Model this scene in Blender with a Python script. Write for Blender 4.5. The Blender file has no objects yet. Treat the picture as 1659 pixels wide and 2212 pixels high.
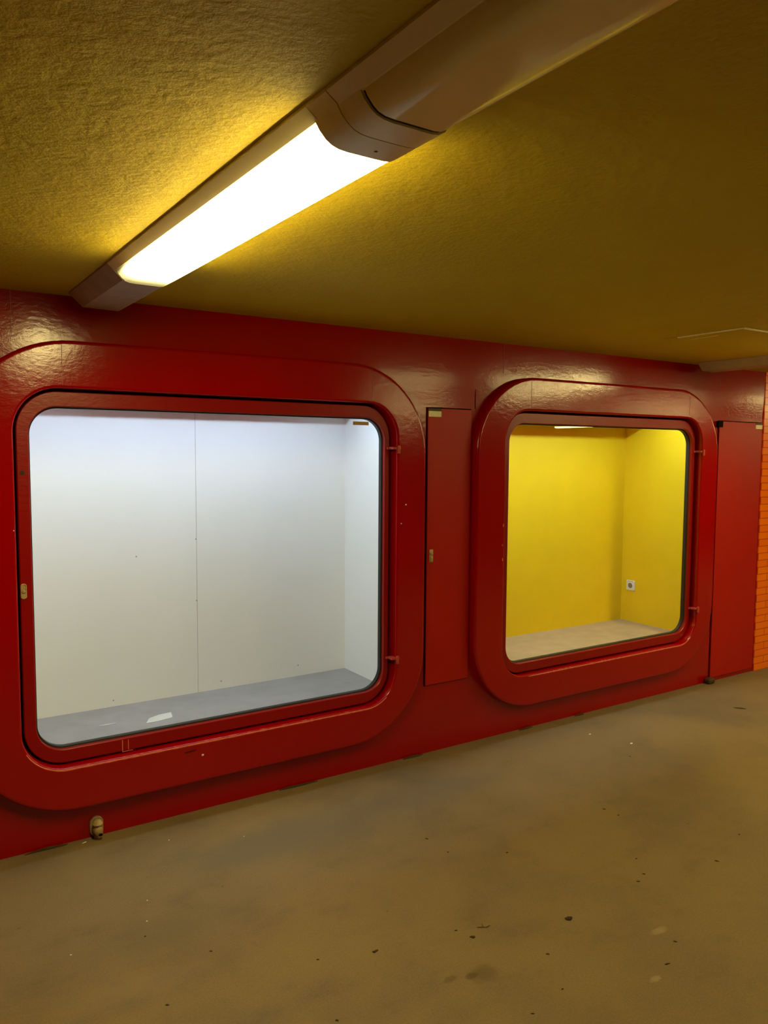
import bpy, bmesh, math, random
from mathutils import Vector, Matrix
random.seed(7)
S = bpy.context.scene
C = S.collection

# ---------------------------------------------------------------- camera
F_PX, YAW, PITCH, ROLL, DIST = 1668.53, 0.573186, 0.0750471, 0.0064162, 3.268424
cy, sy, cp, sp = math.cos(YAW), math.sin(YAW), math.cos(PITCH), math.sin(PITCH)
fw = Vector((sy*cp, cy*cp, -sp)); rt = Vector((cy, -sy, 0)); up = rt.cross(fw)
c_, s_ = math.cos(ROLL), math.sin(ROLL)
rt, up = c_*rt + s_*up, -s_*rt + c_*up
cam_d = bpy.data.cameras.new('camera'); cam = bpy.data.objects.new('camera', cam_d); C.objects.link(cam)
cam.matrix_world = Matrix((( rt.x, up.x, -fw.x, 0), (rt.y, up.y, -fw.y, -DIST), (rt.z, up.z, -fw.z, 1.6), (0,0,0,1)))
cam_d.sensor_fit = 'VERTICAL'; cam_d.sensor_height = 36; cam_d.lens = F_PX/2212*36
cam_d.clip_start = 0.05
S.camera = cam

# ---------------------------------------------------------------- light levels and exposure
S.view_settings.view_transform = 'Standard'; S.view_settings.look = 'None'
S.view_settings.gamma = 1; S.view_settings.exposure = 0.0; S.view_settings.use_curve_mapping = False
world = bpy.data.worlds.new('world'); S.world = world; world.use_nodes = True
world.node_tree.nodes['Background'].inputs[0].default_value = (0, 0, 0, 1)
TUNNEL_COL = (1.0, 0.80, 0.30)
TUNNEL_BOTTOM, TUNNEL_SIDE = 33.0, 82.0
CASE_COL = (0.67, 0.86, 1.13)
CASE_WHITE, CASE_YELLOW = 24.5, 35.0

# ---------------------------------------------------------------- helpers
H = 2.210
def tag(o, label=None, cat=None, group=None, kind=None):
    if label: o['label'] = label
    if cat: o['category'] = cat
    if group: o['group'] = group
    if kind: o['kind'] = kind
    return o
def empty(name, loc=(0,0,0), rz=0):
    o = bpy.data.objects.new(name, None); o.empty_display_size = .1
    o.location = loc; o.rotation_euler.z = rz; C.objects.link(o); return o
def obj(name, bm, mat, parent=None, smooth=None, recalc=True):
    bmesh.ops.remove_doubles(bm, verts=bm.verts, dist=1e-5)
    if recalc: bmesh.ops.recalc_face_normals(bm, faces=bm.faces)
    me = bpy.data.meshes.new(name); bm.to_mesh(me); bm.free()
    for m in (mat if isinstance(mat, (list, tuple)) else [mat]): me.materials.append(m)
    if smooth is not None:
        me.polygons.foreach_set('use_smooth', [True]*len(me.polygons))
        me.set_sharp_from_angle(angle=math.radians(smooth))
    o = bpy.data.objects.new(name, me); C.objects.link(o)
    if parent: o.parent = parent
    return o
def box(bm, x0, x1, y0, y1, z0, z1, bev=0):
    t = bmesh.new()
    v = [t.verts.new(p) for p in ((x0,y0,z0),(x1,y0,z0),(x1,y1,z0),(x0,y1,z0),(x0,y0,z1),(x1,y0,z1),(x1,y1,z1),(x0,y1,z1))]
    for f in ((0,3,2,1),(4,5,6,7),(0,1,5,4),(1,2,6,5),(2,3,7,6),(3,0,4,7)): t.faces.new([v[i] for i in f])
    if bev: bmesh.ops.bevel(t, geom=t.edges[:], offset=bev, segments=2, profile=.5, affect='EDGES')
    me = bpy.data.meshes.new('tmp'); t.to_mesh(me); t.free(); bm.from_mesh(me); bpy.data.meshes.remove(me)
    return bm
def B(*a, **k): return box(bmesh.new(), *a, **k)
def rrect(x0, x1, z0, z1, r, y, n=14):
    r = max(r, 1e-4); pts = []
    for cx, cz, a0 in ((x1-r, z1-r, 0), (x0+r, z1-r, 90), (x0+r, z0+r, 180), (x1-r, z0+r, 270)):
        for i in range(n+1):
            a = math.radians(a0 + 90*i/n); pts.append((cx+r*math.cos(a), y, cz+r*math.sin(a)))
    return pts
def loft(bm, loops, closed=True, cap0=False, cap1=False):
    vs = [[bm.verts.new(p) for p in L] for L in loops]
    n = len(vs[0])
    for a, b in zip(vs, vs[1:]):
        for i in range(n if closed else n-1):
            j = (i+1) % n
            try: bm.faces.new((a[i], a[j], b[j], b[i]))
            except ValueError: pass
    if cap0: bm.faces.new(vs[0])
    if cap1: bm.faces.new(vs[-1][::-1])
    return bm
def lathe(bm, prof, n=24, axis='y', at=(0,0,0)):
    loops = []
    for r, t in prof:
        L = []
        for i in range(n):
            a = 2*math.pi*i/n; u, v = r*math.cos(a), r*math.sin(a)
            p = (u, t, v) if axis == 'y' else ((t, u, v) if axis == 'x' else (u, v, t))
            L.append((p[0]+at[0], p[1]+at[1], p[2]+at[2]))
        loops.append(L)
    return loft(bm, loops, cap0=prof[0][0] > 0, cap1=prof[-1][0] > 0)

# ---------------------------------------------------------------- materials
def new_mat(name):
    m = bpy.data.materials.new(name); m.use_nodes = True
    nt = m.node_tree; return m, nt, nt.nodes['Principled BSDF']
def nd(nt, t, **k):
    n = nt.nodes.new(t)
    for a, b in k.items():
        if a.startswith('i_'): n.inputs[int(a[2:])].default_value = b
        else: setattr(n, a, b)
    return n
def noise(nt, scale, detail=4, rough=.55, co=None, sc=None):
    n = nd(nt, 'ShaderNodeTexNoise'); n.inputs['Scale'].default_value = scale
    n.inputs['Detail'].default_value = detail; n.inputs['Roughness'].default_value = rough
    if co is not None:
        if sc:
            mp = nd(nt, 'ShaderNodeMapping'); mp.inputs['Scale'].default_value = sc
            nt.links.new(co, mp.inputs[0]); co = mp.outputs[0]
        nt.links.new(co, n.inputs['Vector'])
    return n
def ramp(nt, src, stops):
    r = nd(nt, 'ShaderNodeValToRGB'); cr = r.color_ramp
    while len(cr.elements) < len(stops): cr.elements.new(.5)
    for e, (p, c) in zip(cr.elements, stops):
        e.position = p; e.color = (c[0], c[1], c[2], 1) if not isinstance(c, float) else (c, c, c, 1)
    nt.links.new(src, r.inputs[0]); return r
def mixc(nt, fac, a, b, mode='MIX'):
    m = nd(nt, 'ShaderNodeMix', data_type='RGBA', blend_type=mode)
    for s, v in ((0, fac), (6, a), (7, b)):
        if hasattr(v, 'links'): nt.links.new(v, m.inputs[s])
        elif isinstance(v, (int, float)): m.inputs[s].default_value = v
        else: m.inputs[s].default_value = (v[0], v[1], v[2], 1)
    return m.outputs[2]
def bump(nt, bsdf, pairs):
    prev = None
    for src, strg, dist in pairs:
        b = nd(nt, 'ShaderNodeBump'); b.inputs['Strength'].default_value = strg; b.inputs['Distance'].default_value = dist
        nt.links.new(src, b.inputs['Height'])
        if prev: nt.links.new(prev.outputs[0], b.inputs['Normal'])
        prev = b
    nt.links.new(prev.outputs[0], bsdf.inputs['Normal'])
def geo(nt): return nd(nt, 'ShaderNodeNewGeometry').outputs['Position']
def ocoord(nt): return nd(nt, 'ShaderNodeTexCoord').outputs['Object']

def paint(name, col, rough=.35, var=.12, bump_s=.25, spec=.5, big=3.0):
    m, nt, b = new_mat(name); P = geo(nt)
    n1 = noise(nt, big, 5, .6, P)
    lo = tuple(c*(1-var) for c in col); hi = tuple(min(1, c*(1+var)) for c in col)
    r = ramp(nt, n1.outputs[0], [(.3, lo), (.7, hi)])
    nt.links.new(r.outputs[0], b.inputs['Base Color'])
    n2 = noise(nt, 9, 3, .5, P)
    rr = ramp(nt, n2.outputs[0], [(.3, float(rough*.94)), (.7, float(min(1, rough*1.06)))])
    nt.links.new(rr.outputs[0], b.inputs['Roughness'])
    b.inputs['Specular IOR Level'].default_value = spec
    n3 = noise(nt, 48, 4, .6, P, (.7, 1, 1.3)); n4 = noise(nt, 9, 2, .5, P)
    bump(nt, b, [(n4.outputs[0], bump_s*.35, .008), (n3.outputs[0], bump_s, .003)])
    return m
RED = paint('red_gloss_paint', (.345, 0, 0), .155, .03, .20, .43)
RED_DOOR = paint('red_door_paint', (.28, 0, 0), .34, .05, .25, .40)
RED_PANEL = paint('red_panel_paint', (.42, .003, 0), .42, .04, .10, .3)
HINGE = paint('hinge_paint', (.50, .06, .035), .35, .1, .2, .5)
DARK_GAP = paint('dark_gap', (.008, .002, .001), .8, .1, .1, .1)
WORN_GLINT = paint('worn_paint_highlight', (.80, .20, .12), .6, .2, .3, .3, 40)  # pale salmon of worn paint, also paints the highlight on the surround lip
ORANGE_T, _nt, _b = new_mat('orange_glazed_tile')
_br = nd(_nt, 'ShaderNodeTexBrick'); _mp = nd(_nt, 'ShaderNodeMapping')
_tc = geo(_nt); _sep = nd(_nt, 'ShaderNodeSeparateXYZ'); _cmb = nd(_nt, 'ShaderNodeCombineXYZ')
_nt.links.new(_tc, _sep.inputs[0]); _nt.links.new(_sep.outputs[0], _cmb.inputs[0]); _nt.links.new(_sep.outputs[2], _cmb.inputs[1])
_nt.links.new(_cmb.outputs[0], _br.inputs['Vector'])
_br.inputs['Scale'].default_value = 1; _br.inputs['Brick Width'].default_value = .24; _br.inputs['Row Height'].default_value = .052
_br.inputs['Mortar Size'].default_value = .003; _br.inputs['Color1'].default_value = (.95, .17, .0, 1)
_br.inputs['Color2'].default_value = (.98, .21, .0, 1); _br.inputs['Mortar'].default_value = (.6, .07, 0, 1)
_nt.links.new(_br.outputs[0], _b.inputs['Base Color']); _b.inputs['Roughness'].default_value = .25
bump(_nt, _b, [(_br.outputs['Fac'], -.4, .003)])

# ceiling: ochre yellow rough plaster
CEIL, nt, b = new_mat('yellow_stucco'); P = geo(nt)
r = ramp(nt, noise(nt, 1.3, 5, .6, P).outputs[0], [(.3, (.49, .365, .004)), (.7, (.56, .415, .007))])
nt.links.new(r.outputs[0], b.inputs['Base Color']); b.inputs['Roughness'].default_value = .75
b.inputs['Specular IOR Level'].default_value = .25
bump(nt, b, [(noise(nt, 14, 4, .6, P).outputs[0], .35, .012), (noise(nt, 75, 4, .65, P).outputs[0], .55, .004)])

# floor: worn brown grey coating with soft stains and specks
FLOOR, nt, b = new_mat('worn_floor_coating'); P = geo(nt)
sep = nd(nt, 'ShaderNodeSeparateXYZ'); nt.links.new(P, sep.inputs[0])
n_big = noise(nt, 1.1, 6, .6, P); n_mid = noise(nt, 4.5, 6, .65, P, (1, 1.6, 1)); n_fine = noise(nt, 160, 3, .7, P)
base = ramp(nt, n_big.outputs[0], [(.34, (.185, .142, .082)), (.52, (.245, .180, .090)), (.72, (.285, .205, .092))]).outputs[0]
mot = ramp(nt, n_mid.outputs[0], [(.28, .78), (.46, .96), (.62, 1.0), (.78, 1.12)]).outputs[0]
base = mixc(nt, 1.0, base, mot, 'MULTIPLY')
fine = ramp(nt, n_fine.outputs[0], [(.3, .86), (.7, 1.12)]).outputs[0]
base = mixc(nt, 1.0, base, fine, 'MULTIPLY')
# ragged darker brown band along the wall base
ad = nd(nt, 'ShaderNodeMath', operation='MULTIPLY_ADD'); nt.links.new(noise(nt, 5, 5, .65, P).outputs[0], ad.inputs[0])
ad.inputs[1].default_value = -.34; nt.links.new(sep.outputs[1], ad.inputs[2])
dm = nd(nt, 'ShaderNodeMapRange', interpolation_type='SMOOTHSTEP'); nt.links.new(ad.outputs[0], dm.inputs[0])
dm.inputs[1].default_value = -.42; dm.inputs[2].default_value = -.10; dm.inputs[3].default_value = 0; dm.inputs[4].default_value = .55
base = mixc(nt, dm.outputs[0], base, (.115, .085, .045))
# worn grey patch
def blob(px, py, rx, ry, soft, amt, col, prev, dist=.35):
    sb = nd(nt, 'ShaderNodeVectorMath', operation='SUBTRACT'); nt.links.new(P, sb.inputs[0]); sb.inputs[1].default_value = (px, py, 0)
    ml = nd(nt, 'ShaderNodeVectorMath', operation='MULTIPLY'); nt.links.new(sb.outputs[0], ml.inputs[0]); ml.inputs[1].default_value = (1/rx, 1/ry, 0)
    ln = nd(nt, 'ShaderNodeVectorMath', operation='LENGTH'); nt.links.new(ml.outputs[0], ln.inputs[0])
    nz = noise(nt, 1.6/max(rx, ry), 5, .65, P)
    a = nd(nt, 'ShaderNodeMath', operation='MULTIPLY_ADD'); nt.links.new(nz.outputs[0], a.inputs[0]); a.inputs[1].default_value = dist*3
    nt.links.new(ln.outputs['Value'], a.inputs[2])
    mr = nd(nt, 'ShaderNodeMapRange', interpolation_type='SMOOTHSTEP'); nt.links.new(a.outputs[0], mr.inputs[0])
    mr.inputs[1].default_value = 1+dist*1.5; mr.inputs[2].default_value = 1+dist*1.5-soft; mr.inputs[3].default_value = 0; mr.inputs[4].default_value = amt
    return mixc(nt, mr.outputs[0], prev, col)
base = blob(1.25, -.44, .60, .22, .9, .7, (.175, .145, .095), base)
base = blob(.80, -.80, .42, .16, .9, .45, (.17, .14, .085), base)
base = blob(2.15, -.40, .65, .18, .9, .6, (.19, .15, .095), base)
base = blob(.55, -1.02, .28, .10, .9, .30, (.34, .26, .15), base)
base = blob(1.50, -1.53, .070, .050, .7, .55, (.12, .085, .035), base, .25)
base = blob(1.462, -1.518, .030, .017, .5, .6, (.09, .065, .03), base, .2)
base = blob(1.395, -1.495, .030, .016, .5, .5, (.11, .08, .035), base, .3)
base = blob(1.93, -1.83, .030, .014, .6, .6, (.42, .33, .19), base, .3)
base = blob(2.14, -1.68, .045, .02, .6, .6, (.42, .33, .19), base, .3)
# small dark specks trodden into the coating
vo = nd(nt, 'ShaderNodeTexVoronoi'); vo.inputs['Scale'].default_value = 9; nt.links.new(P, vo.inputs['Vector'])
vr = ramp(nt, vo.outputs['Distance'], [(.0, 1.0), (.035, 1.0), (.06, 0.0)])
pick = nd(nt, 'ShaderNodeSeparateColor'); nt.links.new(vo.outputs['Color'], pick.inputs[0])
gt = nd(nt, 'ShaderNodeMath', operation='GREATER_THAN'); nt.links.new(pick.outputs[0], gt.inputs[0]); gt.inputs[1].default_value = .72
mu = nd(nt, 'ShaderNodeMath', operation='MULTIPLY'); nt.links.new(vr.outputs[0], mu.inputs[0]); nt.links.new(gt.outputs[0], mu.inputs[1])
mu2 = nd(nt, 'ShaderNodeMath', operation='MULTIPLY'); nt.links.new(mu.outputs[0], mu2.inputs[0]); mu2.inputs[1].default_value = .5
base = mixc(nt, mu2.outputs[0], base, (.10, .07, .03))
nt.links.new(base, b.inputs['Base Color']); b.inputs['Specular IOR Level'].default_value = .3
rr = ramp(nt, n_mid.outputs[0], [(.3, .55), (.7, .75)]); nt.links.new(rr.outputs[0], b.inputs['Roughness'])
bump(nt, b, [(n_mid.outputs[0], .12, .006), (n_fine.outputs[0], .18, .0015)])

WHITE_WALL = paint('white_case_paint', (.90, .895, .85), .6, .015, .06, .3)
YELLOW_WALL = paint('yellow_case_paint', (.86, .60, .006), .6, .04, .08, .3)
GREY_BOARD = paint('grey_case_floor', (.33, .315, .31), .55, .10, .15, .3, 9)
TAN_BOARD = paint('tan_case_floor', (.46, .33, .16), .6, .12, .25, .3, 9)
CASE_TOP = paint('case_ceiling_paint', (.55, .55, .5), .7, .05, .1, .2)
FITTING = paint('aged_white_plastic', (.88, .76, .40), .33, .04, .05, .5)
FITTING_GREY = paint('grey_enamel', (.44, .36, .27), .55, .10, .25, .4, 14)
OFF_DIFF = paint('unlit_diffuser_acrylic', (.93, .82, .42), .12, .03, .02, .55)
PLASTIC_W = paint('white_socket_plastic', (.82, .80, .70), .35, .02, .02, .5)
STICKER = paint('cream_label', (.92, .86, .60), .5, .05, .02, .4, 30)
STICKER_T = paint('tan_label', (.45, .27, .07), .5, .05, .02, .4, 30)
BLACK = paint('black_rubber', (.015, .014, .012), .5, .1, .05, .4)
METAL_O = paint('aged_brass', (.42, .32, .16), .4, .25, .3, .6, 60)
TAP = paint('dusty_pipe_metal', (.36, .25, .13), .55, .3, .4, .5, 50)
PAPER = paint('white_paper', (.66, .65, .62), .7, .03, .1, .3)
CRUMB = paint('dark_dirt', (.055, .038, .018), .8, .3, .3, .2, 80)
CHIP = paint('pale_chip', (.85, .80, .66), .6, .05, .1, .3)
SMEAR = paint('chalky_smear', (.50, .49, .48), .8, .1, .1, .2, 40)

GLASS, nt, b = new_mat('window_glass'); nt.nodes.remove(b)
out = nt.nodes['Material Output']; mx = nd(nt, 'ShaderNodeMixShader'); tr = nd(nt, 'ShaderNodeBsdfTransparent'); gl = nd(nt, 'ShaderNodeBsdfGlossy')
tr.inputs[0].default_value = (.97, .98, .97, 1); gl.inputs['Roughness'].default_value = 0.005
fr = nd(nt, 'ShaderNodeFresnel'); fr.inputs[0].default_value = 1.5
bf = nd(nt, 'ShaderNodeNewGeometry'); iv = nd(nt, 'ShaderNodeMath', operation='SUBTRACT'); iv.inputs[0].default_value = 1; nt.links.new(bf.outputs['Backfacing'], iv.inputs[1])
fm = nd(nt, 'ShaderNodeMath', operation='MULTIPLY'); nt.links.new(fr.outputs[0], fm.inputs[0]); nt.links.new(iv.outputs[0], fm.inputs[1])
nt.links.new(fm.outputs[0], mx.inputs[0]); nt.links.new(tr.outputs[0], mx.inputs[1]); nt.links.new(gl.outputs[0], mx.inputs[2]); nt.links.new(mx.outputs[0], out.inputs[0])

def emit_mat(name, col, strength):
    m, nt, b = new_mat(name); nt.nodes.remove(b)
    e = nd(nt, 'ShaderNodeEmission'); e.inputs[0].default_value = (*col, 1); e.inputs[1].default_value = strength
    nt.links.new(e.outputs[0], nt.nodes['Material Output'].inputs[0]); return m
TUBE_W = emit_mat('cool_tube_white_case', CASE_COL, CASE_WHITE)
TUBE_Y = emit_mat('cool_tube_yellow_case', CASE_COL, CASE_YELLOW)
# lit acrylic: flanks boosted to brighten the ceiling, outer rims and wall end dimmed
LIT, nt, b = new_mat('lit_diffuser_acrylic'); nt.nodes.remove(b)
oc = ocoord(nt); sp_ = nd(nt, 'ShaderNodeSeparateXYZ'); nt.links.new(oc, sp_.inputs[0])
ab = nd(nt, 'ShaderNodeMath', operation='ABSOLUTE'); nt.links.new(sp_.outputs[0], ab.inputs[0])
m1 = nd(nt, 'ShaderNodeMapRange', interpolation_type='SMOOTHSTEP'); nt.links.new(ab.outputs[0], m1.inputs[0])
m1.inputs[1].default_value = .086; m1.inputs[2].default_value = .052; m1.inputs[3].default_value = TUNNEL_SIDE; m1.inputs[4].default_value = TUNNEL_BOTTOM
m2 = nd(nt, 'ShaderNodeMapRange', interpolation_type='SMOOTHSTEP'); nt.links.new(sp_.outputs[1], m2.inputs[0])
m2.inputs[1].default_value = -.570; m2.inputs[2].default_value = -.80; m2.inputs[3].default_value = .15; m2.inputs[4].default_value = 1
pw = nd(nt, 'ShaderNodeMath', operation='POWER'); nt.links.new(m2.outputs[0], pw.inputs[0]); pw.inputs[1].default_value = 2.2
m3 = nd(nt, 'ShaderNodeMapRange', interpolation_type='SMOOTHSTEP'); nt.links.new(ab.outputs[0], m3.inputs[0])
m3.inputs[1].default_value = .0905; m3.inputs[2].default_value = .079; m3.inputs[3].default_value = .02; m3.inputs[4].default_value = 1
mm0 = nd(nt, 'ShaderNodeMath', operation='MULTIPLY'); nt.links.new(m1.outputs[0], mm0.inputs[0]); nt.links.new(m3.outputs[0], mm0.inputs[1])
mm = nd(nt, 'ShaderNodeMath', operation='MULTIPLY'); nt.links.new(mm0.outputs[0], mm.inputs[0]); nt.links.new(pw.outputs[0], mm.inputs[1])
e = nd(nt, 'ShaderNodeEmission'); e.inputs[0].default_value = (*TUNNEL_COL, 1); nt.links.new(mm.outputs[0], e.inputs[1])
nt.links.new(e.outputs[0], nt.nodes['Material Output'].inputs[0])

# ---------------------------------------------------------------- room shell
X0, X1, Y1, XR = -7.0, 16.5, -9.5, 5.40
PITCHX = 2.465
MODS = [0.0, PITCHX]
HOLE = (.408, 2.156, .332, 1.848, .17)
bm = bmesh.new()
ZH = 1.852                                   # above this height the wall leans forward by a few millimetres
def head_y(z): 
    u = max(0, min(1, (z-ZH)/(2.05-ZH))); return -.004*u*u*(3-2*u)
def plate(x0, x1):
    bm.faces.new([bm.verts.new(p) for p in ((x0,0,0),(x1,0,0),(x1,0,ZH),(x0,0,ZH))])
plate(X0, .1); plate(4.95, XR)
for dx in MODS:
    o_ = rrect(.1, 2.565, 0, ZH, 0, 0) if dx == 0 else rrect(2.565, 4.95, 0, ZH, 0, 0)
    i_ = rrect(HOLE[0]+dx, HOLE[1]+dx, HOLE[2], HOLE[3], HOLE[4], 0)
    loft(bm, [o_, i_, [(a, .035, c) for a, _, c in i_]])
zs = [ZH+(2.05-ZH)*i/10 for i in range(11)] + [H]
loft(bm, [[(x, head_y(z), z) for x in (X0, .1, 2.565, 4.95, XR)] for z in zs], closed=False)
wall = obj('wall_back', bm, RED, smooth=40); tag(wall, 'deep red glossy wall holding the two lit display cases', kind='structure')
ow = obj('wall_back_tiled', B(XR, X1, -.008, .15, 0, H), ORANGE_T); tag(ow, 'orange glazed tile wall at the far right edge', kind='structure')
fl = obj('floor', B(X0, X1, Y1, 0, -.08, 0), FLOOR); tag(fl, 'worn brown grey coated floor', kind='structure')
ce = obj('ceiling', B(X0, X1, Y1, 0, H, H+.1), CEIL); tag(ce, 'ochre yellow rough plaster ceiling', kind='structure')
MIDWALL = paint('far_wall_paint', (.42, .16, .05), .6, .06, .1, .2)
tag(obj('wall_front', B(X0, X1, Y1-.1, Y1, 0, H), MIDWALL), 'brown orange wall behind the camera', kind='structure')
tag(obj('wall_left', B(X0-.1, X0, Y1, 0, 0, H), MIDWALL), 'brown orange end wall on the left', kind='structure')
tag(obj('wall_right', B(X1, X1+.1, Y1, 0, 0, H), ORANGE_T), 'orange end wall on the right', kind='structure')

# faint vertical panel joints above the cases
tm = bmesh.new()
for x in (.42, 2.887, 4.86): box(tm, x-.0015, x+.0015, -.0055, -.001, 2.045, H)
box(tm, 2.692, 2.696, -.006, 0, 1.845, 1.95)
tag(obj('trim_1', tm, RED_DOOR), 'thin raised joints in the red wall above the cases', kind='structure')

# patched rectangle on the ceiling at right
t = bmesh.new(); px0, px1, py0, py1 = 3.448, 4.75, -1.066, -.62
box(t, px0, px1, py0, py1, H-.003, H)
hatch = empty('ceiling_hatch', (px0, py0, H))
tag(hatch, 'flat rectangular hatch cover in the yellow ceiling with pale worn edges, at right', 'hatch')
o = obj('cover', t, CEIL, hatch); o.matrix_parent_inverse = Matrix.Translation((-px0, -py0, -H))
PALE = paint('pale_plaster_edge', (.95, .85, .50), .7, .1, .1, .3, 20)
def att(name, bmx, m, parent, **k):
    o = obj(name, bmx, m, parent, **k); o.matrix_parent_inverse = parent.matrix_basis.inverted(); return o
C.update_tag()
t = bmesh.new(); box(t, px0-.004, px0+.005, py0, -.70, H-.007, H-.001); box(t, px0, px1, py0-.004, py0+.008, H-.007, H-.001); box(t, px0+.10, px0+.11, -.86, -.70, H-.0045, H-.002)
att('worn_edge', t, PALE, hatch)

# ---------------------------------------------------------------- display cases
def band(bm, x0, x1, z0, z1, r, spec):
    """loft of rounded rectangles; spec = [(grow, y), ...] where grow expands the rectangle"""
    loft(bm, [rrect(x0-g, x1+g, z0-g, z1+g, r+g, y) for g, y in spec]); return bm
def make_case(dx, wall_m, floor_m, tube_m, depth, label, cat='display case'):
    root = empty('display_case', (dx+1.28, 0, 0)); tag(root, label, cat, 'glazed display cases in the red wall')
    A = lambda n, b_, m, par=root, **k: obj_at(n, b_, m, par, **k)
    def obj_at(n, b_, m, par, **k):
        bmesh.ops.translate(b_, verts=b_.verts, vec=(dx, 0, 0) if par is root else (dx, 0, 0))
        bmesh.ops.translate(b_, verts=b_.verts, vec=(-(dx+1.28), 0, 0))
        return obj(n, b_, m, par, **k)
    # outer surround, one moulded rounded ring standing proud of the wall
    OX0, OX1, OZ0, OZ1, OR = .203, 2.333, .150, 2.033, .43
    IX0, IX1, IZ0, IZ1, IR = HOLE[0]+.002, HOLE[1]-.002, HOLE[2]+.002, HOLE[3]-.002, HOLE[4]
    D, r = .052, .014
    loops = [rrect(OX0, OX1, OZ0, OZ1, OR, 0, 18)]
    for i in range(5):
        a = math.radians(90*i/4); g = -r*(1-math.cos(a)); y = -(D-r) - r*math.sin(a)
        loops.append(rrect(OX0-g, OX1+g, OZ0-g, OZ1+g, OR+g, y, 18))
    loops.append(rrect(OX0+r+.004, OX1-r-.004, OZ0+r+.004, OZ1-r-.004, OR-r-.004, -D, 18))
    r2 = .009
    loops.append(rrect(IX0-r2-.004, IX1+r2+.004, IZ0-r2-.004, IZ1+r2+.004, IR+r2+.004, -D, 18))
    for i in range(4):
        a = math.radians(90*i/3); g = r2*(1-math.sin(a)); y = -(D-r2) - r2*math.cos(a)
        loops.append(rrect(IX0-g, IX1+g, IZ0-g, IZ1+g, IR+g, y, 18))
    loops.append(rrect(IX0, IX1, IZ0, IZ1, IR, .03, 18))
    sb = bmesh.new(); loft(sb, loops)
    sur = A('surround', sb, RED, smooth=30)
    # hairline joints of the moulded ring
    t = bmesh.new()
    for x in (.589, 2.003): A('joint_line', B(x-.0012, x+.0012, -D-.0006, -D+.002, IZ1+.012, OZ1-.02), RED_DOOR)
    # wear and edge highlight painted as a salmon strip on the surround's lower lip
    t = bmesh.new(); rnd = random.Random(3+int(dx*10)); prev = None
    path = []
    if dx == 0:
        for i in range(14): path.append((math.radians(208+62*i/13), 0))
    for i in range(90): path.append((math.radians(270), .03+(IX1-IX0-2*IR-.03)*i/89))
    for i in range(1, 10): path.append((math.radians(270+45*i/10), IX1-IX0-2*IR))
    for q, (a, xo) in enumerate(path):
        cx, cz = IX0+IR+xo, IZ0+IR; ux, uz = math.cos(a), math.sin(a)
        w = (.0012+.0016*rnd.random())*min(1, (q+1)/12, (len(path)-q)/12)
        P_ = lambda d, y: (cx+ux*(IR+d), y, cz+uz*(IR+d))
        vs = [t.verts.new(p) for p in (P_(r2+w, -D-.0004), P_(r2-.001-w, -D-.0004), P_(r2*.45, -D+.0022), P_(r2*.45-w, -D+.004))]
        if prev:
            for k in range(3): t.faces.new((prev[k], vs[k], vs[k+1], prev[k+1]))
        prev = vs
    A('lip_wear_highlight', t, WORN_GLINT)
    # hinged door frame
    GX0, GX1, GZ0, GZ1, GR = .469, 2.105, .398, 1.777, .110
    t = bmesh.new(); FX0, FX1, FZ0, FZ1, FR = .424, 2.132, .343, 1.836, .155
    loft(t, [rrect(FX0, FX1, FZ0, FZ1, FR, .028, 16), rrect(FX0, FX1, FZ0, FZ1, FR, -.009, 16), rrect(FX0+.003, FX1-.003, FZ0+.003, FZ1-.003, FR-.003, -.012, 16),
             rrect(GX0-.003, GX1+.003, GZ0-.003, GZ1+.003, GR+.003, -.012, 16), rrect(GX0, GX1, GZ0, GZ1, GR, -.009, 16), rrect(GX0, GX1, GZ0, GZ1, GR, .028, 16), rrect(FX0, FX1, FZ0, FZ1, FR, .028, 16)])
    door = A('door_frame', t, RED_DOOR, smooth=30)
    t = bmesh.new()
    loft(t, [rrect(GX0, GX1, GZ0, GZ1, GR, .010, 16), rrect(GX0+.006, GX1-.006, GZ0+.006, GZ1-.006, GR-.004, .012, 16), rrect(GX0+.006, GX1-.006, GZ0+.006, GZ1-.006, GR-.004, .036, 16), rrect(GX0-.01, GX1+.01, GZ0-.01, GZ1+.01, GR, .036, 16)])
    A('gasket', t, BLACK, door, smooth=30)
    t = bmesh.new()
    loft(t, [rrect(GX0-.006, GX1+.006, GZ0-.006, GZ1+.006, GR, .016, 16), rrect(GX0-.006, GX1+.006, GZ0-.006, GZ1+.006, GR, .022, 16)], cap0=True, cap1=True)
    A('glass_pane', t, GLASS, door)
    for hz in (1.628, .560):
        t = bmesh.new()
        box(t, GX1+.010, FX1+.006, -.020, -.011, hz-.006, hz+.006, .002)
        box(t, FX1-.006, IX1+.018, -.058, -.012, hz-.005, hz+.007, .002)
        lathe(t, [(.007, -.02), (.008, -.018), (.008, .018), (.007, .02)], 12, 'z', (IX1+.004, -.060, hz-.006))
        A('hinge', t, HINGE, door, smooth=40)
    # near-black sheet painting in the shade of the gap between door and surround
    t = bmesh.new(); loft(t, [rrect(IX0-.004, IX1+.004, IZ0-.004, IZ1+.004, IR, .029, 16), rrect(FX0+.01, FX1-.01, FZ0+.01, FZ1-.01, FR, .029, 16)])
    A('gap_shade', t, DARK_GAP)
    # interior
    bx0, bx1, zf, zt = .345, 2.200, .36, 2.02
    A('back_panel', B(bx0, bx1, depth, depth+.02, zf, zt), wall_m)
    A('side_panel', B(bx1, bx1+.02, .04, depth+.02, zf, zt), wall_m)
    A('side_panel', B(bx0-.02, bx0, .04, depth+.02, zf, zt), wall_m)
    A('floor_panel', B(bx0-.02, bx1+.02, .04, depth+.02, zf-.02, zf), floor_m)
    A('top_panel', B(bx0-.02, bx1+.02, .04, depth+.02, zt, zt+.02), CASE_TOP)
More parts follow.
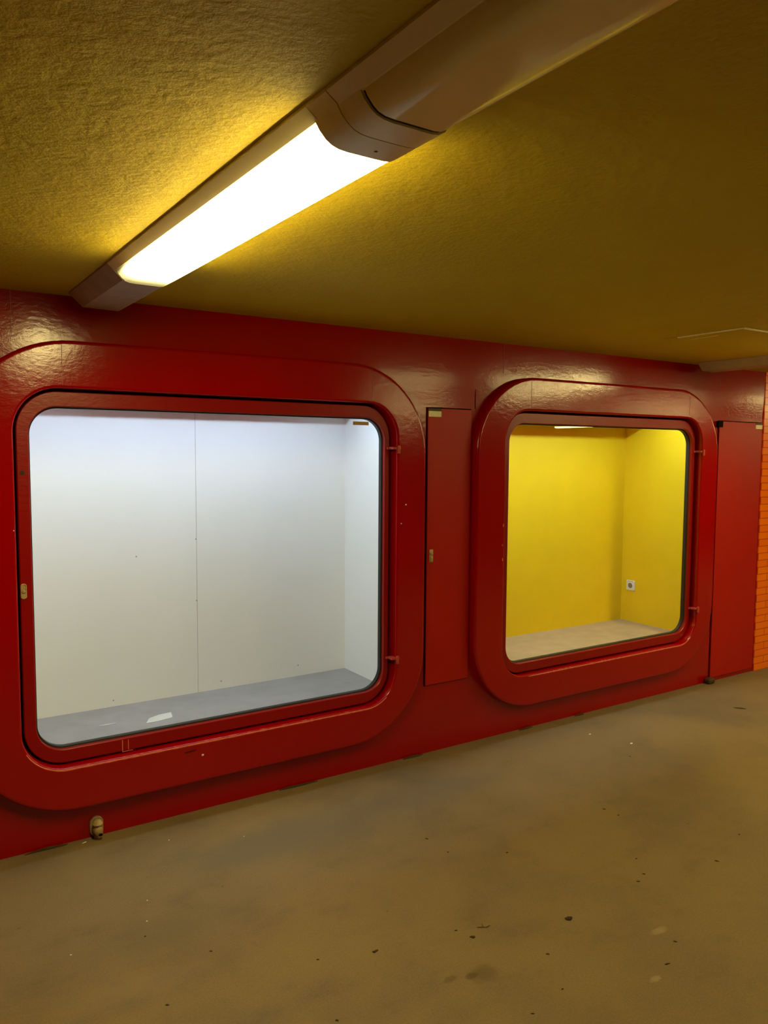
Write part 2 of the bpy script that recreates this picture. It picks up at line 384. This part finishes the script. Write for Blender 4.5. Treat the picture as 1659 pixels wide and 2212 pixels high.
    # light box behind the head of the opening, open downwards
    t = bmesh.new(); box(t, bx0+.01, bx1-.01, .050, .056, 1.975, 2.018); box(t, bx0+.01, bx1-.01, .160, .166, 1.975, 2.018)
    tro = A('light_box', t, CASE_TOP)
    A('light_diffuser', B(bx0+.03, bx1-.17, .058, .158, 1.984, 1.990), tube_m, tro)
    A('added_baffle', B(bx0+.002, bx1-.002, .445, .451, 1.815, 2.018), CASE_TOP)  # added unseen board, cuts the case light off the back panel's top
    return root, door, A
c1, d1, A1 = make_case(0, WHITE_WALL, GREY_BOARD, TUBE_W, .55, 'large rounded display case with white interior and grey floor, at left')
c2, d2, A2 = make_case(PITCHX, YELLOW_WALL, TAN_BOARD, TUBE_Y, .63, 'large rounded display case with yellow interior and tan floor, at right')

# details of the white case
t = bmesh.new(); box(t, 1.3235, 1.3255, .5488, .551, .36, 1.95)
A1('panel_joint', t, paint('joint_shadow_grey', (.50, .49, .46), .7, .1, .1, .2, 30), c1)
SCG = paint('screw_grey', (.42, .40, .34), .7, .1, .1, .2, 30)
for x, z in ((.898, .390), (1.322, .843), (1.322, 1.16), (1.02, 1.09), (1.45, .40), (1.9, .42)): A1('screw_hole', lathe(bmesh.new(), [(.0035, -.0012), (.004, 0)], 10, 'y', (x, .55, z)), SCG, c1)
def lock(x, z, A, door):
    t = bmesh.new()
    loft(t, [rrect(x-.011, x+.011, z-.030, z+.030, .010, -.011, 8), rrect(x-.011, x+.011, z-.030, z+.030, .010, -.016, 8), rrect(x-.008, x+.008, z-.027, z+.027, .0075, -.017, 8), rrect(x-.0075, x+.0075, z-.0265, z+.0265, .007, -.014, 8)], cap1=True)
    lathe(t, [(.0068, -.0145), (.0068, -.0175), (.005, -.0185)], 16, 'y', (x, 0, z))
    lk = A('lock', t, METAL_O, door, smooth=35); lk['label'] = 'worn brass lock escutcheon'
lock(.436, 1.058, A1, d1)
t = bmesh.new(); lathe(t, [(.0085, -.0132), (.0085, -.010)], 14, 'y', (.443, 0, 1.519))
A1('screw_hole', t, BLACK, d1)
t = bmesh.new()
for x0, x1, z0, z1 in ((.797, .8005, .345, .392), (.822, .8245, .346, .390), (.797, .842, .3405, .343)): box(t, x0, x1, -.0130, -.0115, z0, z1)
o = A1('scratch', t, WORN_GLINT, d1); o['label'] = 'pale scratches in the red paint'
for x, z, a in ((2.208, 1.345, .004), (2.180, 1.25, .003), (1.133, .271, .005), (.402, 1.30, .002)): A1('paint_chip', B(x-a, x+a, -.0535, -.051, z-a*.8, z+a*.8, .0008), CHIP, c1)
t = bmesh.new(); lathe(t, [(.001, -.0532), (.026, -.0528), (.030, -.051)], 16, 'y', (0, 0, 0))
bmesh.ops.scale(t, verts=t.verts, vec=(1, 1, .16)); bmesh.ops.rotate(t, verts=t.verts, matrix=Matrix.Rotation(math.radians(-3), 3, 'Y')); bmesh.ops.translate(t, verts=t.verts, vec=(1.078, 0, .298))
A1('scuff_mark', t, paint('scuff', (.10, .001, .0005), .7, .2, .2, .2, 40), c1)
for x, z, w in ((.395, 1.02, .002), (.392, 1.10, .0015), (.397, 1.21, .002)): A2('paint_chip', B(x-w, x+w, -.0535, -.051, z-w*4, z+w*4, .0005), WORN_GLINT, c2)
# sticker on the white case glass
st = obj('glass_sticker', B(1.935, 2.025, .0145, .0155, 1.741, 1.758), STICKER_T)
tag(st, 'small tan strip sticker on the upper right of the white case glass', 'sticker')

# socket in the yellow case
sx = PITCHX+2.200
so = empty('power_socket', (sx, .54, .630)); tag(so, 'small square white power socket on the yellow side wall', 'socket')
t = bmesh.new()
loops = []
for g, x in ((0, 0), (0, -.006), (-.003, -.009)):
    loops.append([(x, a, c) for a, _, c in rrect(-.038-g, .038+g, -.038-g, .038+g, .006, 0, 5)])
loft(t, loops, cap0=True, cap1=True); obj('cover_plate', t, PLASTIC_W, so, smooth=35)
t = bmesh.new(); lathe(t, [(.024, -.0092), (.0235, -.0115), (.021, -.0115), (.0205, -.0093), (.0001, -.0092)], 24, 'x')
rim = obj('socket_ring', t, PLASTIC_W, so, smooth=35)
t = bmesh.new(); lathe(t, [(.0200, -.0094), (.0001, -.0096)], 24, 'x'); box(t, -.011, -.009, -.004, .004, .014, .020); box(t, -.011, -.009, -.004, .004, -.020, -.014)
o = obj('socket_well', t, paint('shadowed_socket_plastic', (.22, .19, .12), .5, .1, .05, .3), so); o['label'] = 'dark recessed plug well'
t = bmesh.new(); box(t, -.0098, -.009, -.024, .022, .030, .034)
obj('print_strip', t, paint('grey_print', (.45, .42, .33), .6, .1, .02, .2, 90), so)

# paper scraps on the white case floor
def sheet(pts, z0, lift, seed):
    t = bmesh.new(); rnd = random.Random(seed); cx = sum(p[0] for p in pts)/len(pts); cyy = sum(p[1] for p in pts)/len(pts)
    rings = []
    for f in (1.0, .82, .3):
        rings.append([(cx+(x-cx)*f, cyy+(y-cyy)*f, z0+.001+lift*(1-f)*rnd.uniform(.3, 1.2)) for x, y in pts])
    loft(t, rings, cap1=True)
    lo = [(x, y, z0) for x, y in pts]; loft(t, [rings[0], lo], cap1=True)
    return t
pp = obj('paper_scrap', sheet([(.966, .228), (1.02, .226), (1.09, .243), (1.098, .262), (1.108, .318), (1.05, .312), (.995, .285)], .3605, .012, 2), PAPER)
tag(pp, 'crumpled white paper scrap on the grey floor of the white case', 'paper')
sm = obj('paper_strip', sheet([(.775, .300), (.80, .292), (.848, .298), (.846, .308), (.80, .312), (.778, .310)], .3605, .001, 5), SMEAR)
tag(sm, 'thin flat white paper strip left of the crumpled scrap in the white case', 'paper')

# ---------------------------------------------------------------- service panels
def service_panel(x0, x1, z0, z1, label, plate_x, key, m):
    r = empty('service_panel', (x0, 0, z0)); tag(r, label, 'panel')
    att('gap', B(x0-.006, x1+.004, -.0025, -.0005, z0-.004, z1+.006), DARK_GAP, r)
    lf = att('panel_leaf', B(x0, x1, -.010, -.0015, z0, z1, .0015), m, r)
    pl = att('label_plate', B(plate_x, plate_x+.082, -.0125, -.0095, z1-.044, z1-.014, .001), STICKER, lf)
    pl['label'] = 'cream paper label'
    pl2 = att('label_band', B(plate_x, plate_x+.082, -.0120, -.0095, z1-.0145, z1-.001), paint('dark_label_band', (.05, .04, .03), .5, .1, .02, .4), lf)
    pl2['label'] = 'dark strip above the label'
    if key:
        t = bmesh.new(); kx, kz = key
        box(t, kx-.012, kx+.012, -.0125, -.0095, kz-.034, kz+.034, .002)
        lathe(t, [(.009, -.010), (.009, -.018), (.006, -.020)], 16, 'y', (kx, 0, kz+.012))
        box(t, kx-.006, kx+.006, -.019, -.0095, kz-.030, kz-.006, .002)
        o = att('keyhole_plate', t, METAL_O, lf, smooth=35)
    return r, lf
r1, l1 = service_panel(2.372, 2.660, .372, 1.838, 'narrow red service panel between the white and the yellow case', 2.374, (2.400, 1.066), RED_PANEL)
r2, l2 = service_panel(4.862, 5.375, .030, 1.840, 'tall red service panel right of the yellow case beside the orange tiles', 5.292, None, RED_PANEL)
t = bmesh.new(); box(t, 4.832, 4.885, -.024, -.002, 1.800, 1.842, .004)
o = att('pivot_bracket', t, DARK_GAP, r2)
t = bmesh.new(); box(t, 4.80, 4.87, -.050, -.002, .0005, .040, .012)
o = att('floor_pivot', t, paint('grimy_iron', (.07, .035, .02), .7, .3, .4, .3, 60), r2)

# ---------------------------------------------------------------- drain tap at the wall base
tp = empty('wall_tap', (.688, 0, .045)); tag(tp, 'small dusty metal tap stub on the red wall just above the floor at left', 'tap')
t = bmesh.new()
loft(t, [[(x, y, z) for x, _, z in rrect(-.027-g, .027+g, -.040-g, .042+g, .026+g, 0, 8)] for g, y in ((0, 0), (0, -.010), (-.003, -.013))], cap0=True, cap1=True)
obj('back_plate', t, TAP, tp, smooth=35)
t = bmesh.new(); lathe(t, [(.020, -.012), (.020, -.035), (.018, -.048), (.012, -.056), (.001, -.058)], 22, 'y', (0, 0, -.006))
body = obj('body', t, TAP, tp, smooth=50)
t = bmesh.new()
lathe(t, [(.001, .017), (.010, .016), (.016, .010), (.018, .002), (.021, .000), (.021, -.003), (.018, -.003)], 22, 'z', (0, -.032, .022))
obj('cap', t, METAL_O, tp, smooth=50)
t = bmesh.new(); lathe(t, [(.010, .0), (.010, -.006), (.006, -.0065), (.006, 0)], 16, 'y', (.006, -.050, -.018))
obj('spout_rim', t, TAP, tp, smooth=40)
t = bmesh.new(); lathe(t, [(.0085, -.0035), (.0085, -.0072), (.0001, -.0073)], 16, 'y', (.006, -.050, -.018))
bmesh.ops.scale(t, verts=t.verts, vec=(1, 1, .7), space=Matrix.Translation((-.006, .05, .018)))
obj('spout_hole', t, DARK_GAP, tp)
t = bmesh.new(); lathe(t, [(.012, -.030), (.014, -.033), (.013, -.0445)], 16, 'z', (0, -.018, 0)); obj('foot', t, TAP, tp, smooth=40)

# ---------------------------------------------------------------- ceiling light lines
TRAY = [(-.119, .0), (-.119, -.006), (-.094, -.024), (.094, -.024), (.119, -.006), (.119, 0)]
HOUS = [(-.120, 0), (-.119, -.006), (-.070, -.052), (.062, -.054), (.068, -.052), (.117, -.012), (.120, 0)]
DIFF = [(-.091, -.018), (-.089, -.024), (-.083, -.034), (-.072, -.046), (-.062, -.053), (-.048, -.057), (-.030, -.058), (.030, -.058), (.050, -.058), (.064, -.056), (.077, -.049), (.086, -.036), (.090, -.024), (.091, -.018)]
CAP = [(-.119, 0), (-.118, -.006), (-.097, -.020), (-.087, -.036), (-.074, -.049), (-.062, -.056), (-.048, -.060), (-.030, -.0615), (.030, -.0615), (.052, -.061), (.066, -.059), (.080, -.051), (.090, -.036), (.100, -.020), (.118, -.006), (.119, 0)]
def prism(bm, sec, ys, scales=None):
    loops = []
    for i, y in enumerate(ys):
        s = scales[i] if scales else 1
        loops.append([(x*s, y, z*s if s != 1 else z) for x, z in sec])
    return loft(bm, loops, cap0=True, cap1=True)
def lit_unit():
    r = empty('ceiling_light')
    obj('base_tray', prism(bmesh.new(), TRAY, (-.56, -1.93)), FITTING, r)
    hs = obj('end_housing', prism(bmesh.new(), HOUS, (-.0, -.57)), FITTING_GREY, r)
    hs['label'] = 'grey angular end housing'
    d = obj('diffuser', prism(bmesh.new(), DIFF, (-.565, -1.925)), LIT, r, smooth=50); d['label'] = 'glowing white acrylic diffuser'
    c = obj('end_cap', prism(bmesh.new(), CAP, (-1.922, -1.926, -1.998, -2.000)), FITTING, r, smooth=40)
    t = bmesh.new(); lathe(t, [(.0035, -.0620), (.0035, -.0612)], 10, 'z', (.012, -1.955, 0)); obj('screw', t, BLACK, c)
    return r
def off_unit(L=1.42):
    r = empty('ceiling_light')
    obj('base_tray', prism(bmesh.new(), TRAY, (-.006, -L)), FITTING, r)
    obj('end_cap', prism(bmesh.new(), CAP, (-.003, -.005, -.070, -.072)), FITTING, r, smooth=40)
    t = bmesh.new(); prism(t, [(x*.985, z*.985) for x, z in DIFF], (-.072, -.079)); obj('rubber_seal', t, BLACK, r)
    t = bmesh.new(); prism(t, [(x*1.02, z*1.02+.001) for x, z in DIFF], (-.079, -L+.06))
    o = obj('diffuser', t, OFF_DIFF, r, smooth=50); o['label'] = 'unlit glossy acrylic diffuser'
    obj('end_cap', prism(bmesh.new(), CAP, (-L+.06, -L)), FITTING, r, smooth=40)
    return r
def copy_tree(o, parent=None):
    c = o.copy(); C.objects.link(c); c.parent = parent
    for ch in o.children: copy_tree(ch, c)
    return c
ROT = math.radians(.75)
protoA, protoB = lit_unit(), off_unit()
usedA = usedB = False
def put(kind, x, y, label):
    """x, y: end of the unit nearest the red wall"""
    global usedA, usedB
    if kind == 'A':
        o = protoA if not usedA else copy_tree(protoA); usedA = True
    else:
        o = protoB if not usedB else copy_tree(protoB); usedB = True
    o.location = (x, y, H); o.rotation_euler.z = ROT
    tag(o, label, 'ceiling light', 'strip lights in rows across the ceiling')
def row(x, plan, names):
    y = -.085
    for k, nme in zip(plan, names):
        put(k, x + (-.085-y)*math.tan(ROT), y, nme)
        y -= 2.0*math.cos(ROT) if k == 'A' else 1.42
row(.733, 'ABB', ['lit strip light glowing over the white case', 'unlit strip light with glossy diffuser, joined to the lit one over the white case', 'unlit strip light behind the camera in the row over the white case'])
row(4.605, 'AAB', ['strip light at the right image edge with its end at the red wall', 'second strip light from the red wall in the row right of the hatch', 'unlit strip light in the row right of the hatch'])
row(8.48, 'AAB', ['strip light over the orange tiles, nearest the wall', 'second strip light over the orange tiles', 'unlit strip light over the orange tiles'])
row(11.62, 'ABBBA', ['strip light at the far right end, nearest the wall', 'unlit strip light at the far right end', 'second unlit strip light at the far right end', 'third unlit strip light at the far right end', 'lit strip light at the far right end, furthest from the red wall'])

# ---------------------------------------------------------------- litter on the floor
def crumb(name, x, y, lx, ly, h, m, label, cat, group, rz=0, seed=0):
    rnd = random.Random(seed); t = bmesh.new(); n = 9; loops = []
    rad = [rnd.uniform(.6, 1.15) for _ in range(n)]
    for f, z in ((1, 0), (.95, h*.5), (.6, h)):
        loops.append([(math.cos(2*math.pi*i/n)*lx*rad[i]*f, math.sin(2*math.pi*i/n)*ly*rad[i]*f, z*(1 if f > .9 else rnd.uniform(.7, 1.2))) for i in range(n)])
    loft(t, loops, cap0=True, cap1=True)
    o = obj(name, t, m); o.location = (x, y, 0); o.rotation_euler.z = rz; tag(o, label, cat, group); return o
A_ = -.57
crumb('leaf_fragment', 1.933, -1.47, .017, .010, .006, CRUMB, 'largest dark leaf fragment lying on the open brown floor', 'leaf', None, A_, 1)
crumb('leaf_fragment', 1.272, -1.261, .013, .006, .003, CRUMB, 'pointed dark leaf sliver on the floor in the lower middle', 'leaf', None, .2, 22)
crumb('leaf_fragment', 1.586, -1.372, .012, .006, .004, CRUMB, 'ragged dark leaf bit beside the small twig', 'leaf', None, A_, 3)
crumb('leaf_fragment', 4.518, -.459, .050, .010, .004, CRUMB, 'curved dark leaf lying in front of the tall red service panel', 'leaf', None, -.9, 4)
# twig
t = bmesh.new()
for (a, b_) in (((0, 0), (.018, -.012)), ((.018, -.012), (.034, -.010)), ((.010, -.006), (.016, .010)), ((0, 0), (-.010, .004))):
    p, q = Vector((a[0], a[1], .002)), Vector((b_[0], b_[1], .003)); d = (q-p).normalized(); s = Vector((-d.y, d.x, 0))*.0012
    loft(t, [[p+s, p+Vector((0, 0, .002)), p-s], [q+s*.6, q+Vector((0, 0, .0015)), q-s*.6]], cap0=True, cap1=True)
o = obj('twig', t, CRUMB); o.location = (1.640, -1.345, 0); tag(o, 'tiny forked dark twig on the lower floor', 'twig')
darks = [(2.052,-1.019),(1.853,-.89),(1.098,-1.198),(1.735,-1.568),(1.562,-1.313),(2.694,-1.039),(2.685,-.965),(3.284,-.615),(2.989,-1.432),(2.458,-1.329),(2.33,-1.442),(2.138,-1.747),(2.021,-1.805),(.634,-1.144),(.669,-.788),(.826,-.977),(2.714,-1.511),(1.507,-1.738),(1.845,-.756),(2.39,-1.42),(1.655,-1.71),(1.02,-1.46)]
rnd = random.Random(11)
for i, (x, y) in enumerate(darks):
    s = rnd.uniform(.0035, .0065)
    crumb('dirt_crumb', x, y, s*rnd.uniform(1, 1.7), s*.7, .002, CRUMB, 'small dark crumb of dirt lying on the brown floor', 'dirt', 'dark crumbs scattered on the floor', A_+rnd.uniform(-.5, .5), 30+i)
for i, (x, y, a, b_) in enumerate([(3.352,-.273,.009,.006),(3.441,-.495,.014,.008),(.933,-.198,.003,.003),(1.207,-.334,.006,.002),(.734,-.584,.003,.003),(.698,-.707,.003,.003),(.443,-.757,.003,.003),(.635,-.033,.012,.003)]):
    crumb('paper_crumb', x, y, a, b_, .002, CHIP, 'tiny white crumb lying on the brown floor', 'paper crumb', 'white crumbs scattered on the floor', .3, 60+i)
# grime clumps at the wall foot
for x, lx, w in ((.50, .085, 'at the wall foot left of the metal tap'), (1.63, .11, 'under the right half of the white case'), (2.30, .07, 'at the wall foot below the gap between the cases'),
                 (3.10, .06, 'under the lower left corner of the yellow case'), (3.55, .05, 'under the middle of the yellow case')):
    crumb('grime_clump', x, -.012, lx, .007, .008, CRUMB, 'ragged dark grime ' + w, 'grime', 'grime clumps along the foot of the red wall', 0, int(x*100))
